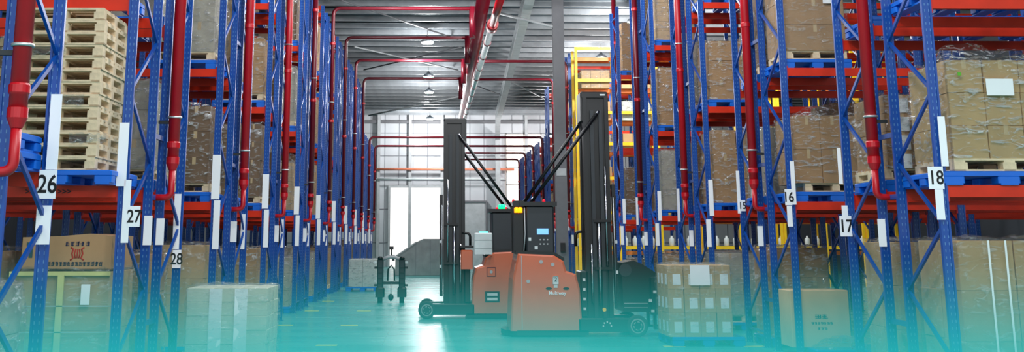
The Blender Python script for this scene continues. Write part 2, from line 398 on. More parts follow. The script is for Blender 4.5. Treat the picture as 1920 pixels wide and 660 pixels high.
def zig(ya, yb, h, node_on_a, z0=.45):
    """list of diagonals of an end frame, front post at ya, rear at yb"""
    out = []; z = z0; on = node_on_a
    while z+.75 < h:
        out.append(((0, ya if on else yb, z), (0, yb if on else ya, z+.75))); z += .75; on = not on
    return out
def rack(side, Yf, label, h, levels, nb=2, near=False, outer_first=True, depth=1.12, spacer=0, name='pallet_rack', spacer_dir=1, lv_skip=()):
    sg = -1 if side == 'L' else 1; X0 = sg*(XL if side == 'L' else XR)
    t = thing(name, label, 'rack', (X0, Yf, 0), 'pallet racks on the 26 to 28 side' if side == 'L' else 'pallet racks on the 16 to 18 side')
    pmh = post_mesh(h); bm = beam_mesh(BAY-.11)
    for i in range(nb+1):
        for yy in (0, depth): inst(pmh, 'post', t, (sg*i*BAY, yy, 0))
        D = zig(0, depth, h, outer_first)
        if near and i == 0:
            for a, c in D:
                MB().bar(a, c, .03, .045).build('diagonal_brace', 'blue', t, (0, 0, 0))
            for z in (.25, h-.3): MB().bar((0, 0, z), (0, depth, z), .03, .045).build('cross_brace', 'blue', t)
        else:
            def mk():
                b = MB()
                for a, c in D: b.bar(a, c, .03, .045)
                for z in (.25, h-.3): b.bar((0, 0, z), (0, depth, z), .03, .045)
                return b.mesh('bracing', 'blue')
            inst(cached(('brc', h, depth, outer_first), mk), 'bracing', t, (sg*i*BAY, 0, 0))
    for i in range(nb):
        xs = sg*i*BAY+.055 if sg > 0 else -(i+1)*BAY+.055
        for z in levels:
            if z > h: continue
            inst(bm, 'beam', t, (xs, -.0, z)); inst(bm, 'beam', t, (xs, depth, z))
    if spacer:
        sm = cached(('sp', spacer), lambda: MB().box(-.02, .02, 0, spacer-.09, -.03, .03).mesh('row_spacer', 'blue'))
        for i in range(nb+1):
            for z in (.8, 2.3, 3.05, 5.2, 7.4):
                if z < h: inst(sm, 'row_spacer', t, (sg*i*BAY, depth+.05, z))
    return t
LV = [2.38, 4.52, 6.75, 8.95]
ORD = ['first', 'second', 'third', 'fourth', 'fifth', 'sixth', 'seventh', 'eighth', 'ninth', 'tenth', 'eleventh', 'twelfth', 'thirteenth', 'fourteenth', 'fifteenth', 'sixteenth', 'seventeenth', 'eighteenth', 'nineteenth', 'twentieth', 'twenty-first']
def rown(side, r):
    """name of rack row r in words, r counts rows away from the camera"""
    if side == 'L': return {0: 'rack 26', 1: 'rack 27', 2: 'rack 28'}.get(r) or f'{ORD[r-3]} rack past 28'
    return {0: 'rack 18', 1: 'rack 17', 2: 'rack 16'}.get(r) or f'{ORD[r-3]} rack past 16'
rowsL, rowsR = {}, {}
def rowy_L(r): k = (r-1)//2; return 12.9+k*P+(0 if r % 2 else 1.74)      # r=0 -> k=-1 second frame
for r in range(0, 21):
    k = (r-1)//2; h = 9.5 if k < 4 else (8.95 if k < 8 else 7.0); odd = r % 2
    lab = {0: 'blue and orange pallet rack carrying the white plate numbered 26', 1: 'blue and orange pallet rack carrying the plate numbered 27', 2: 'blue and orange pallet rack carrying the small plate numbered 28'}.get(r) or f'blue and orange pallet rack, {ORD[r-3]} one beyond the rack numbered 28'
    rowsL[r] = rack('L', rowy_L(r), lab, h, LV, nb=2, near=(r <= 4), outer_first=bool(odd), spacer=.6 if odd else 0)
def rowy_R(r): k = r//2; return 12.64+k*P+(0 if r % 2 == 0 else 1.74)
for r in range(0, 24):
    k = r//2; od = r % 2
    if r in (9, 10, 11, 12, 14): continue
    h = 9.5 if k < 7 else (9.3 if k < 8 or r == 16 else 7.0)
    if r == 8: h = 8.9
    lab = {0: 'blue and orange pallet rack carrying the plate numbered 18', 1: 'blue and orange pallet rack carrying the plate numbered 17', 2: 'blue and orange pallet rack carrying the plate numbered 16'}.get(r) or f'blue and orange pallet rack, {ORD[r-3]} one beyond the rack numbered 16'
    rowsR[r] = rack('R', rowy_R(r), lab, h, LV, nb=3 if r < 8 else (1 if r < 14 else 2), near=(r <= 3), outer_first=not od, spacer=.6 if not od and r != 8 else 0)

# plates and strips on posts (children of their rack)
def plate(rk, x0, x1, Y, z0, z1, name='label_strip', txt=None, lab=None):
    L = rk.location
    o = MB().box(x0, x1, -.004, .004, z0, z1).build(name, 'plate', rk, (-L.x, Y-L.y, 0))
    if lab: o['label'] = lab
    if txt:
        s = (z1-z0)*.88; inst(text_mesh(txt, s, 'ink'), 'number', o, ((x0+x1)/2, -.007, (z0+z1)/2-.005), (PI/2, 0, 0), (.8, 1, 1))
    else:
        gm = cached(('barcode',), lambda: MB().box(-.02,.02,-.001,.001,-.05,.05).mesh('barcode', 'seam'))
    return o
R = rowsL
plate(R[0], -3.49, -3.39, 10.27, 2.40, 3.08, lab='tall plain white strip'); plate(R[0], -3.54, -3.385, 10.26, 2.14, 2.395, 'number_plate', '26'); plate(R[0], -3.54, -3.41, 10.26, 1.74, 2.08)
plate(R[1], -3.56, -3.45, 12.81, 2.37, 3.08, lab='tall plain white strip'); plate(R[1], -3.47, -3.39, 12.81, 1.75, 2.44); plate(R[1], -3.40, -3.27, 12.80, 1.925, 2.15, 'number_plate', '27')
plate(R[2], -3.54, -3.425, 15.69, 1.41, 1.65, 'number_plate', '28'); plate(R[2], -3.55, -3.46, 15.69, 1.66, 2.4)
plate(R[1], -3.51, -3.41, 13.94, 1.72, 2.07)
r0 = R[2]
plate(R[2], -3.51, -3.41, 14.57, 1.72, 2.05)
for r in range(3, 21):
    yy = rowy_L(r) if r % 2 else rowy_L(r)+1.12
    yv = yy-.06
    o = -.0 if r % 2 else 0
    if r % 2:
        plate(R[r], -3.55, -3.42, yv, 2.42, 3.12); plate(R[r], -3.50, -3.40, yv, 1.64, 2.40)
    else:
        plate(R[r], -3.54, -3.46, yv, 1.62, 2.25); plate(R[r], -3.53, -3.42, rowy_L(r)-.06, 1.75, 2.1)
R = rowsR
plate(R[0], 5.655, 5.735, 12.56, 2.585, 3.14, lab='tall plain white strip'); plate(R[0], 5.49, 5.66, 12.55, 2.335, 2.58, 'number_plate', '18'); plate(R[0], 5.55, 5.64, 12.55, 2.0, 2.33)
plate(R[1], 5.52, 5.57, 15.43, 2.53, 3.02); plate(R[1], 5.49, 5.65, 15.43, 1.83, 2.10, 'number_plate', '17'); plate(R[1], 5.53, 5.61, 15.43, 2.1, 2.24)
plate(R[1], 5.565, 5.66, 14.3, 1.70, 2.04)
plate(R[2], 5.655, 5.72, 17.95, 2.33, 3.01, lab='tall plain white strip'); plate(R[2], 5.54, 5.65, 17.94, 2.32, 2.57, 'number_plate', '16'); plate(R[2], 5.56, 5.64, 17.94, 1.99, 2.31)
plate(R[3], 5.55, 5.61, 20.82, 2.26, 3.03); plate(R[3], 5.58, 5.69, 20.81, 2.3, 2.5, 'number_plate', '15'); plate(R[3], 5.575, 5.667, 19.7, 1.68, 2.02)
for r in rowsR:
    if r < 4: continue
    yy = (rowy_R(r) if r % 2 == 0 else rowy_R(r)+1.12)-.06
    if r % 2 == 0: plate(R[r], 5.65, 5.74, yy, 2.27, 3.0); plate(R[r], 5.57, 5.66, yy, 1.65, 2.2)
    else: plate(R[r], 5.6, 5.66, yy, 2.2, 2.95); plate(R[r], 5.6, 5.69, rowy_R(r)-.06, 1.65, 2.0)
# the sticker and arrows on the beam of 27
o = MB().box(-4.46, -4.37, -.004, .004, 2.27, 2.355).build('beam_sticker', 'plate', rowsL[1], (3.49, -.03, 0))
inst(text_mesh('>>>', .09, 'ink'), 'printed_arrows', rowsL[1], (-.66, -.03, 2.31), (PI/2,0,0))
inst(text_mesh('>>>', .09, 'ink'), 'printed_arrows', rowsL[1], (-1.02, -.03, 2.31), (PI/2,0,0))

# ------------------------------------------------------------------ red sprinkler pipes
def ringm(r): return cached(('ring', r), lambda: MB().tube([(0,0,-.045),(0,0,-.03),(0,0,.03),(0,0,.045)], [r, r*1.14, r*1.14, r], 20, True, False).mesh('coupling', 'pipe'))
clampm = cached('clampm', lambda: MB().tube([(0,0,-.012),(0,0,.012)], .09, 16).mesh('pipe_clamp', 'clamp'))
def down_pipe(side, k, zt, cross=None, X=None, hdr=False):
    sg = -1 if side == 'L' else 1
    Y = (14.33 if side == 'L' else 14.07)+P*k
    X = X if X is not None else (-3.29 if side == 'L' else 5.49)
    rr = 'numbers 27 and 28' if (side, k) == ('L', 0) else 'numbers 17 and 18' if (side, k) == ('R', 0) else None
    if (side, k) == ('L', -1): lab = 'thick red sprinkler pipe standing beside the rack numbered 26'
    elif rr: lab = f'thick red sprinkler pipe standing between the racks {rr}'
    elif side == 'L': lab = f'red sprinkler pipe, {ORD[k]} one along the 26 to 28 side past racks 27 and 28'.replace(ORD[k], ORD[k-1])
    else: lab = f'red sprinkler pipe, {ORD[k-1]} one beyond the pipe between racks 17 and 18'
    t = thing('sprinkler_pipe', lab, 'pipe', (X, Y, 0), 'red sprinkler pipes')
    b = MB()
    if cross is None: path = [(0,0,zt), (0,0,2.78)]
    else: path = elbow((cross-X, 0, zt), (0, 0, zt), (0, 0, 2.78), .25)
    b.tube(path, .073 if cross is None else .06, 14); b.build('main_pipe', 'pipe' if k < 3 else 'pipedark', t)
    MB().tube([(0,0,2.80),(0,0,2.72),(0,0,2.64)], [.08,.08,.046], 20, True, False).build('reducer', 'pipe', t)
    MB().tube(elbow((0,0,2.64), (0,0,2.3), (sg*.3,0,2.3), .09), .042, 10).build('branch_pipe', 'pipe', t)
    for z in (2.95, 5.5, 8.0):
        if z < zt-.4: inst(ringm(.073), 'coupling', t, (0, 0, z))
    inst(clampm, 'pipe_clamp', t, (0, 0, 3.3)); inst(clampm, 'pipe_clamp', t, (0, 0, 6.1) if zt > 7 else (0,0,5.0))
    MB().box(0 if sg > 0 else -.2, .2 if sg > 0 else 0, -.02, .02, 3.22, 3.26).build('bracket', 'charcoal', t)
    if cross is not None and hdr:
        MB().tube([(cross-X, 0, zt+.07), (cross-X, 0, 8.2)], .1, 12).build('drop_pipe', 'pipedark', t)
    return t
for k in range(-1, 10):
    if k < 4: down_pipe('L', k, 10.3)
    elif k < 8: down_pipe('L', k, 9.17, 1.22, hdr=True)
    else: down_pipe('L', k, 6.92, 5.45 if k == 8 else 5.45)
for k in (0, 1, 2, 3): down_pipe('R', k, 10.3)
down_pipe('R', 4, 10.3, X=5.8)
for k in (6, 7): down_pipe('R', k, 9.1, 1.6)
for k in (8, 9, 10, 11): down_pipe('R', k, 6.92, {8: 5.2, 9: 5.2, 10: 1.7, 11: 1.7}[k])
t = thing('header_pipe', 'thick dark red header pipe running the length of the aisle under the roof', 'pipe', (1.31, 26, 8.2))
MB().tube([(0,0,0),(.4,44,1.05)], .2, 16).build('main_pipe', 'pipedark', t)
for i in range(6): MB().tube([(.4*i/6,44*i/6,1.05*i/6+.15), (.4*i/6,44*i/6,2.2)], .02, 6).build('hanger_rod', 'lgrey', t)
t = thing('silver_conduit', 'silver conduit with dark red clamps slanting beside the thick header pipe', 'conduit', (1.62, 26.5, 7.6))
Lc = Vector((.1, 40, 1.05))
MB().tube([(0,0,0),tuple(Lc*.13)], .105, 14).build('red_section', 'pipe', t)
MB().tube([tuple(Lc*.13),tuple(Lc)], .1, 14).build('conduit_tube', 'silver', t)
MB().tube([tuple(Lc*.11),tuple(Lc*.13)], .16, 14).build('flange', 'pipe', t)
for i in range(10):
    p = Lc*(.2+.08*i); q = p+Lc*.004; MB().tube([tuple(p), tuple(q)], .125, 14).build('clamp', 'pipedark', t)
    if i % 2: MB().tube([tuple(p), (p.x, p.y, 2.8)], .012, 6).build('hanger_rod', 'lgrey', t)

# ------------------------------------------------------------------ pallets
def plastic_mesh():
    b = MB()
    b.bbox(-.6, .6, -.5, .5, .10, .155, .012)
    for x in (-.5, 0, .5):
        for y in (-.42, 0, .42): b.bbox(x-.1, x+.1, y-.08, y+.08, .02, .10, .015)
    for x in (-.5, 0, .5): b.box(x-.08, x+.08, -.5, .5, 0, .022)
    return b.mesh('plastic_pallet', 'bluepl')
PLM = plastic_mesh()
PL_deck = MB().bbox(-.6, .6, -.5, .5, .10, .155, .012).mesh('deck', 'bluepl')
PL_block = MB().bbox(-.1, .1, -.08, .08, .02, .102, .01).mesh('block', 'bluepl')
PL_run = MB().box(-.08, .08, -.5, .5, 0, .022).mesh('runner', 'bluepl')
def blue_pallet(label, X, Y, Z, rz=0, parts=False, group='blue plastic pallets', sx=1, sy=1):
    if not parts:
        o = inst(PLM, 'plastic_pallet', None, (X, Y, Z), (0,0,rz), (sx, sy, 1)); return tag(o, label, 'pallet', group)
    t = thing('plastic_pallet', label, 'pallet', (X, Y, Z), group, rz); t.scale = (sx, sy, 1)
    inst(PL_deck, 'deck', t)
    for x in (-.5, 0, .5):
        inst(PL_run, 'runner', t, (x, 0, 0))
        for y in (-.42, 0, .42): inst(PL_block, 'block', t, (x, y, 0))
    return t
WD = MB(); [WD.box(-.5, .5, -.5+i*.165, -.5+i*.165+.125, .118, .14) for i in range(6)]; [WD.box(x-.05, x+.05, -.5, .5, .096, .118) for x in (-.45, 0, .45)]
WDeck = WD.mesh('top_boards', 'wood')
WB = MB(); [WB.box(x-.05, x+.05, -.5, .5, 0, .022) for x in (-.45, 0, .45)]; [WB.box(-.5, .5, y-.06, y+.06, 0.0, .02) for y in (-.44, .44)]
WBot = WB.mesh('bottom_boards', 'wood'); WBk = MB().box(-.06, .06, -.06, .06, .021, .097).mesh('block', 'wood')
def wood_merge():
    b = MB()
    for i in range(6): b.box(-.5, .5, -.5+i*.165, -.5+i*.165+.125, .118, .14)
    for x in (-.45, 0, .45): b.box(x-.05, x+.05, -.5, .5, .096, .118); b.box(x-.05, x+.05, -.5, .5, 0, .022)
    for x in (-.44, 0, .44):
        for y in (-.44, 0, .44): b.box(x-.06, x+.06, y-.06, y+.06, .021, .097)
    return b.mesh('wooden_pallet', 'wood')
WM = wood_merge()
def wood_pallet(label, X, Y, Z, parts=False, rz=0, group='wooden pallets', sx=1, sy=1):
    if not parts: return tag(inst(WM, 'wooden_pallet', None, (X, Y, Z), (0,0,rz), (sx, sy, 1)), label, 'pallet', group)
    t = thing('wooden_pallet', label, 'pallet', (X, Y, Z), group, rz); t.scale = (sx, sy, 1)
    inst(WDeck, 'top_boards', t); inst(WBot, 'bottom_boards', t)
    for x in (-.44, 0, .44):
        for y in (-.44, 0, .44): inst(WBk, 'block', t, (x, y, 0))
    return t

# ------------------------------------------------------------------ film and cartons
def film_mesh(seed, mat):
    def mk():
        r = random.Random(seed); b = MB(); n = 10; V = {}
        def vid(i, j, k):
            if (i, j, k) not in V:
                x, y, z = i/n-.5, j/n-.5, k/n
                e = .018
                bulge = .012*math.sin(k*1.7+seed)
                px = x*(1+bulge)+r.uniform(-e, e)*(1 if 0 < k < n else .4); py = y*(1+bulge)+r.uniform(-e, e)*.9
                pz = z+(r.uniform(-.012, .03) if k == n else 0)
                if k == n and (i in (0, n) and j in (0, n)): pz -= .03; px *= .97; py *= .97
                V[(i, j, k)] = len(b.v); b.v.append((px, py, pz))
            return V[(i, j, k)]
        for a in range(n):
            for c in range(n):
                b.quadface((vid(a,0,c), vid(a+1,0,c), vid(a+1,0,c+1), vid(a,0,c+1)))
                b.quadface((vid(a+1,n,c), vid(a,n,c), vid(a,n,c+1), vid(a+1,n,c+1)))
                b.quadface((vid(0,a+1,c), vid(0,a,c), vid(0,a,c+1), vid(0,a+1,c+1)))
                b.quadface((vid(n,a,c), vid(n,a+1,c), vid(n,a+1,c+1), vid(n,a,c+1)))
                b.quadface((vid(a,c,n), vid(a+1,c,n), vid(a+1,c+1,n), vid(a,c+1,n)))
        b.sm = set(range(len(b.f)))
        return b.mesh('stretch_film', mat)
    return cached(('film', seed % 4, mat), mk)
def carton_mesh(w, d, h, mat, tape):
    key = ('c', round(w,3), round(d,3), round(h,3), mat, tape)
    def mk():
        b = MB(); g = .004
        b.bbox(-w/2+g, w/2-g, -d/2+g, d/2-g, 0, h-.003, .006)
        if tape:
            b.cur = 1; t = min(.06, w*.12)
            b.box(-t/2, t/2, -d/2+.002, d/2-.002, h-.003, h-.001)
            b.box(-t/2, t/2, -d/2+.002, -d/2+.004, h*.72, h-.001)
        if mat == 'cartonw' and tape == 2:
            b.cur = 1
        return b.mesh('carton', [mat, 'tape'])
    return cached(key, mk)
LBL = cached('lbl', lambda: MB().box(-.07, .07, -.002, .002, -.09, .09).mesh('shipping_label', 'paper'))
def hood(t, w, d, h, peaks, mat='film', seed=1):
    """loose film hood: wrapped sides that gather into an uneven crumpled top"""
    r = random.Random(seed); b = MB(); n = 14; V = {}
    def top(u, v):
        e = 1-max(abs(u), abs(v))*2
        base = sum(p*max(0, 1-((u-a)**2+(v-c)**2)*9) for a, c, p in peaks)
        return h+base*(min(1, e*3+.55))+r.uniform(-.02, .03)
    for i in range(n+1):
        for j in range(n+1):
            u, v = i/n-.5, j/n-.5; V[(i, j)] = len(b.v); z = top(u, v)
            if i in (0, n) or j in (0, n): z -= .05
            b.v.append((u*w*1.02, v*d*1.02, z))
    for i in range(n):
        for j in range(n): b.quadface((V[(i,j)], V[(i+1,j)], V[(i+1,j+1)], V[(i,j+1)]))
    b.sm = set(range(len(b.f))); b.build('film_hood', mat, t)
def load(label, X, Y, Z, w, d, h, n, mat='carton', film='film', parts=True, seed=0, sheet=None, top_extra=0, tape=True, group='film-wrapped carton stacks', lbls=False, name='wrapped_carton_stack', cat='carton stack', flat=False):
    nx, ny, nz = n; r = random.Random(seed)
    if parts:
        t = thing(name, label, cat, (X, Y, Z), group)
        me = carton_mesh(w/nx, d/ny, h/nz, mat, tape)
        for k in range(nz):
            for i in range(nx):
                for j in range(ny):
                    if 0 < i < nx-1 and 0 < j < ny-1 and k < nz-1: continue
                    c = inst(me, 'carton', t, (-w/2+w/nx*(i+.5)+r.uniform(-.006,.006), -d/2+d/ny*(j+.5)+r.uniform(-.005,.005), k*h/nz))
                    if lbls and j == 0: inst(LBL, 'shipping_label', c, (.02, -d/ny/2+.001, h/nz*.4))
                    if lbls == 2 and i == 0: inst(LBL, 'shipping_label', c, (-w/nx/2, .0, h/nz*.4), (0,0,PI/2))
    else:
        def mk():
            b = MB(); cw, cd, ch = w/nx, d/ny, h/nz
            for k in range(nz):
                for i in range(nx):
                    for j in range(ny):
                        if 0 < i < nx-1 and 0 < j < ny-1 and k < nz-1: continue
                        x, y = -w/2+cw*(i+.5), -d/2+cd*(j+.5)
                        b.box(x-cw/2+.006, x+cw/2-.006, y-cd/2+.006, y+cd/2-.006, k*ch, (k+1)*ch-.006)
            return b.mesh(name, mat)
        t = inst(cached(('ld', round(w,2), round(d,2), round(h,2), n, mat), mk), name, None, (X, Y, Z)); tag(t, label, cat, group)
    if film:
        inst(film_mesh(seed, film), 'stretch_film', t, (0, 0, .005), None, (w*1.025+.02, d*1.025+.02, (h+top_extra)*1.01))
    if sheet:
        x, z, sw, sh = sheet
        MB().box(x-sw/2, x+sw/2, -.002, .002, z-sh/2, z+sh/2).build('paper_sheet', 'paper', t, (0, -d/2*1.03-.035, 0))
    LAST[:] = [t]; return t

LAST = []
TB = .155   # blue pallet
TW = .14    # wooden pallet
# ---- rack 27, level one: tall stack of wooden pallets
YC = lambda side, r: (rowy_L(r) if side == 'L' else rowy_R(r))+.56
y27 = YC('L', 1)
blue_pallet('blue plastic pallet on rack 27 carrying the tall stack of wooden pallets', -4.12, y27-.36, 2.38, parts=True, sx=.96, sy=1.1)
np_ = 13; STK = []
for i in range(np_):
    where = 'bottom pallet' if i == 0 else 'topmost pallet' if i == np_-1 else f'{ORD[i]} pallet from the bottom'
    STK.append(wood_pallet(f'pale empty wooden pallet, {where} of the tall stack on rack 27', -4.21+random.uniform(-.012,.012), y27-.36+random.uniform(-.012,.012), 2.38+TB+i*.1405, parts=True, sx=.93, group='empty wooden pallets stacked on rack 27'))
for i, (pn, s) in enumerate(((9, 1), (5, 2), (2, 3))):
    rr = random.Random(s); b = MB(); n = 9
    for a in range(n+1):
        for c in range(4): b.v.append((-.22+.44*a/n, rr.uniform(-.03,.0), (c-1.5)*.035+rr.uniform(-.02,.02)))
    for a in range(n):
        for c in range(3): b.quadface((a*4+c, (a+1)*4+c, (a+1)*4+c+1, a*4+c+1))
    b.build('film_scrap', 'filmd', STK[pn], (-.16+.28*i, -.515, .07))
# level one of 26
blue_pallet('blue plastic pallet on the orange beam of rack 26', -4.15, YC('L', 0)+.02, 2.38, parts=True)
blue_pallet('second blue plastic pallet atop the one on rack 26', -4.15, YC('L', 0)+.0, 2.38+TB)
# ---- generic loads for all racks
kinds = [('brown wrapped carton stack', 'cartond', 'film', (3,2,4)), ('tall grey wrapped load', 'cartong', 'filmd', (2,2,3)),
         ('tan cartons wrapped in clear film', 'carton', 'film', (2,2,3)), ('pale brown cartons in creased film', 'carton2', 'filmd', (3,3,5))]
HEI = [1.5, 1.35, 1.45, 1.3]
lvn = ['floor level', 'first beam level', 'second beam level', 'third beam level']
slotn = ['aisle end', 'second place in']
def place(side, r, lv, slot, kind=None, h=None, w=1.0, d=1.05, wood=None, blue=True, seed=None, dx=0, dy=0, parts=None, **kw):
    sg = -1 if side == 'L' else 1; X0 = XL if side == 'L' else XR
    X = sg*(X0+.14+w/2+slot*(w+.22)+dx); Y = YC(side, r)+dy
    Z = 0.002 if lv == 0 else LV[lv-1]
    seed = seed if seed is not None else (r*7+lv*3+slot*5+(1 if side == 'R' else 0))
    rr = random.Random(seed*13+5)
    kd = kinds[kind if kind is not None else rr.randrange(4)]
    parts = parts if parts is not None else rowy_L(r) < 24
    where = f'{lvn[lv]}, {slotn[slot]}, {rown(side, r)}'
    if blue:
        blue_pallet(f'blue plastic pallet, {where}', X, Y, Z, parts=parts and lv < 3, sx=w/1.2*1.12, sy=1.1); Z += TB
    wood = wood if wood is not None else (rr.random() < .4)
    if wood:
        wood_pallet(f'wooden pallet under load, {where}', X, Y, Z, parts=parts and lv < 3); Z += TW
    h = h or (HEI[rr.randrange(4)] if lv else 1.35)
    n = kw.pop('n', kd[3]); film = kw.pop('film', kd[2]); mat = kw.pop('mat', kd[1]); lab = kw.pop('lab', kd[0])
    return load(f'{lab}, {where}', X, Y, Z, w, d, h, n, mat, film, parts, seed, **kw)
# specific near ones
# rack 27 ground: two big cartons and a printed box on top
blue_pallet('blue plastic pallet on the floor under the large plain cartons of rack 27', -4.17, y27+.06, .002, parts=True, sy=1.05)
t = load('large plain cartons with pale edges stacked under the beam of rack 27', -4.17, y27+.06, TB+.002, 1.1, 1.0, 1.28, (1,1,2), 'carton2', 'filmc', True, 3, group='cartons on the ground level', sheet=(.30, 1.03, .1, .22))
for z in (.3, .62, .9): MB().box(-.6, .6, -.002, .002, z, z+.012).build('strap', 'lgrey', t, (0, -.545, 0))
b = MB(); b.box(-.56, .56, -.012, .012, 1.235, 1.28); b.box(-.02, .05, -.012, .012, 0, 1.235); b.box(-.56, -.5, -.012, .012, 0, 1.235); b.build('edge_board', pmat('edge_board', (205, 200, 130), .7), t, (0, -.535, 0))
t = thing('printed_carton', 'wide brown carton with red emblem and dark print on the big cartons of rack 27', 'carton', (-4.12, y27+.0, TB+1.29+.02))
b = MB(); pts = [(-.50, 0), (.50, 0), (.50, .36), (.25, .385), (-.05, .36), (-.5, .345)]; b.prism(pts, -.45, .45); b.build('carton_body', 'carton', t)
glyphs(.28, .055, 5, 3).build('lettering', pmat('navy_ink', (40, 52, 90), .6), t, (.12, -.455, .275)); glyphs(.62, .05, 14, 4).build('lettering', pmat('navy_ink', (40, 60, 80), .6), t, (.10, -.455, .055))
b = MB()
for s in (-1, 1):
    pa = [(s*(.055+.012*math.cos(a)), 0, .05*math.sin(a)) for a in [i*PI/8-PI/2 for i in range(9)]]
    b.tube([(s*.075,0,-.07),(s*.045,0,-.05),(s*.06,0,0),(s*.045,0,.05),(s*.075,0,.07)], .009, 6)
    b.tube([(s*.02,0,-.05),(s*.03,0,0),(s*.02,0,.05)], .007, 6)
b.tube([(0,0,-.05),(0,0,.05)], .006, 6); b.build('red_emblem', 'redink', t, (.12, -.452, .165))
b = MB(); b.box(-.02,.02,-.002,.002,0,.16); b.box(-.05,.03,-.002,.002,.13,.17); b.build('printed_mark', pmat('teal_ink', (40, 84, 92), .6), t, (-.40, -.453, .12))
# rack 28 visible through frame
place('L', 2, 1, 0, 1, 1.15, wood=True, seed=11); place('L', 2, 0, 0, 2, 1.45, seed=12); place('L', 2, 2, 0, 1, 1.4)
place('L', 2, 0, 1, 1, 1.4); place('L', 1, 0, 1, 2, 1.5, film='filmc'); place('L', 1, 1, 1, 0, 1.4); place('L', 2, 1, 1)
place('L', 0, 0, 0, 1, 1.25); blue_pallet('blue plastic pallet on the second beam level of rack 27', -4.25, y27, 4.52, parts=True)
# rack 29 row (r=3)
place('L', 3, 0, 0, 1, 1.55, film='filmc', mat='carton2'); place('L', 3, 1, 0, 0, 1.25, wood=True, w=.95, n=(2,2,3), lab='brown carton stack with white boxes below'); place('L', 3, 2, 0, 1, 1.5, wood=True); place('L', 3, 0, 1); place('L', 3, 1, 1)
blue_pallet('empty blue plastic pallet on the second beam level of rack 28', -4.2, YC('L', 2)+.0, 4.52) if False else None
for r in range(4, 21):
    for lv in range(0, 4):
        if r >= 15 and lv == 3: continue
        rr = random.Random(r*31+lv)
        if lv == 0: place('L', r, 0, 0, rr.choice([0, 1, 2]), 1.3 + rr.uniform(-.2,.25)); continue
        if rr.random() < .86: place('L', r, lv, 0, None, rr.choice([1.2, 1.4, 1.5]))
        else:
            blue_pallet(f'empty blue plastic pallet {lvn[lv]} of {rown("L", r)}', -4.1, YC('L', r), LV[lv-1], sx=.95)
# right side
y18 = YC('R', 0)
place('R', 0, 0, 0, 2, 1.62, w=1.25, n=(2,2,3), film='filmc', mat='carton2', blue=True, wood=False, sheet=(.45, 1.15, .26, .34), lab='large strapped brown cartons', seed=21)
t18 = COL.objects[-1].parent
for x in (-.31, -.12, .16, .30): MB().box(x, x+.022, -.003, .003, .02, 1.62).build('strap', 'paper', t18, (0, -.575, 0))
blue_pallet('blue plastic pallet on the orange beam under the load with the big white sheet', 6.42, y18-.06, 2.38, parts=True, sx=1.25, sy=1.1)
wood_pallet('wooden pallet under the creased film load with the big white sheet on rack 18', 6.45, y18-.06, 2.38+TB, parts=True, sx=1.25, sy=1.05)
t = load('tan cartons under creased film with a big white sheet on rack 18', 6.45, y18-.06, 2.38+TB+TW, 1.24, 1.05, 1.12, (3,2,3), 'carton2', 'film', True, 31, sheet=(-.05, .80, .31, .19), top_extra=.0); hood(t, 1.24, 1.05, 1.12, [(-.3,-.2,.22),(.1,-.3,.12),(.35,0,.16)], 'film', 4)
MB().box(-.02,.02,-.002,.002,-.02,.02).build('green_sticker', pmat('green_sticker', (90, 170, 40), .6), t, (-.5, -.58, .95))
# loose film hood
place('R', 1, 1, 0, 0, .95, wood=True, w=.9, n=(2,2,4), mat='carton', lab='brown cartons with white wrapped packs', lbls=True, seed=41)
place('R', 1, 0, 0, 1, 1.6, w=1.15, film='filmc', mat='carton2', n=(2,2,3), seed=42); place('R', 1, 0, 1, 2, 1.5, dx=.3); place('R', 0, 0, 1, 2, 1.6, film='filmc', mat='carton2', dx=.35)
place('R', 2, 1, 0, 2, 1.08, w=1.25, n=(3,2,2), mat='carton', wood=True, seed=44); hood(LAST[0], 1.25, 1.05, 1.08, [(-.1,-.2,.2),(.4,-.1,.06)], 'film', 5); place('R', 2, 2, 0, 2, 1.3, w=1.0, n=(1,2,3), mat='carton', wood=True, film='filmc', sheet=(.22, .98, .17, .4), seed=45, dx=-.05, lab='big brown cartons with a white sheet')
place('R', 2, 1, 1, 0, dx=.35); place('R', 3, 1, 1, 2)
blue_pallet('empty blue plastic pallet tilted on the second beam level of rack 17', 6.35, YC('R', 1), 4.52); blue_pallet('blue plastic pallet at the aisle end of rack 18 on its second beam level', 6.3, y18, 4.52)
blue_pallet('blue plastic pallet in the second place of rack 18 on its second beam level', 7.55, y18, 4.52)
for i in range(2): blue_pallet(f'blue plastic pallet in the {["second","third"][i]} place of rack 17 on its second beam level', 7.5+i*1.3, YC('R', 1), 4.52)
place('R', 3, 0, 0, 2, 1.5); place('R', 3, 1, 0, 1, 1.2); place('R', 3, 2, 0, 0, 1.3, wood=True)
# rack 16 ground: blue pallet, film heap and plain carton with print
blue_pallet('blue plastic pallet on the floor below rack 16 holding crumpled film', 6.38, YC('R', 2)-.5, .002, parts=True)
rr = random.Random(5); b = MB(); n = 14
for i in range(n+1):
    for j in range(n+1):
        u, v = i/n-.5, j/n-.5; e = max(0, 1-(2*max(abs(u), abs(v)))**3)
        b.v.append((u*1.15, v*.55, e*(.10+rr.uniform(0, .10))))
for i in range(n):
    for j in range(n): b.quadface((i*(n+1)+j, (i+1)*(n+1)+j, (i+1)*(n+1)+j+1, i*(n+1)+j+1))
tag(b.build('film_heap', 'filmd', None, (6.4, YC('R', 2)-.72, .002+TB)), 'crumpled heap of clear film on the blue pallet below rack 16', 'plastic film')
t = thing('plain_carton', 'plain brown carton with small dark printed characters below rack 16', 'carton', (6.02, YC('R', 2)-.25, .002+TB))
MB().bbox(-.46, .46, -.3, .3, 0, .86, .012).build('carton_body', 'carton2', t)
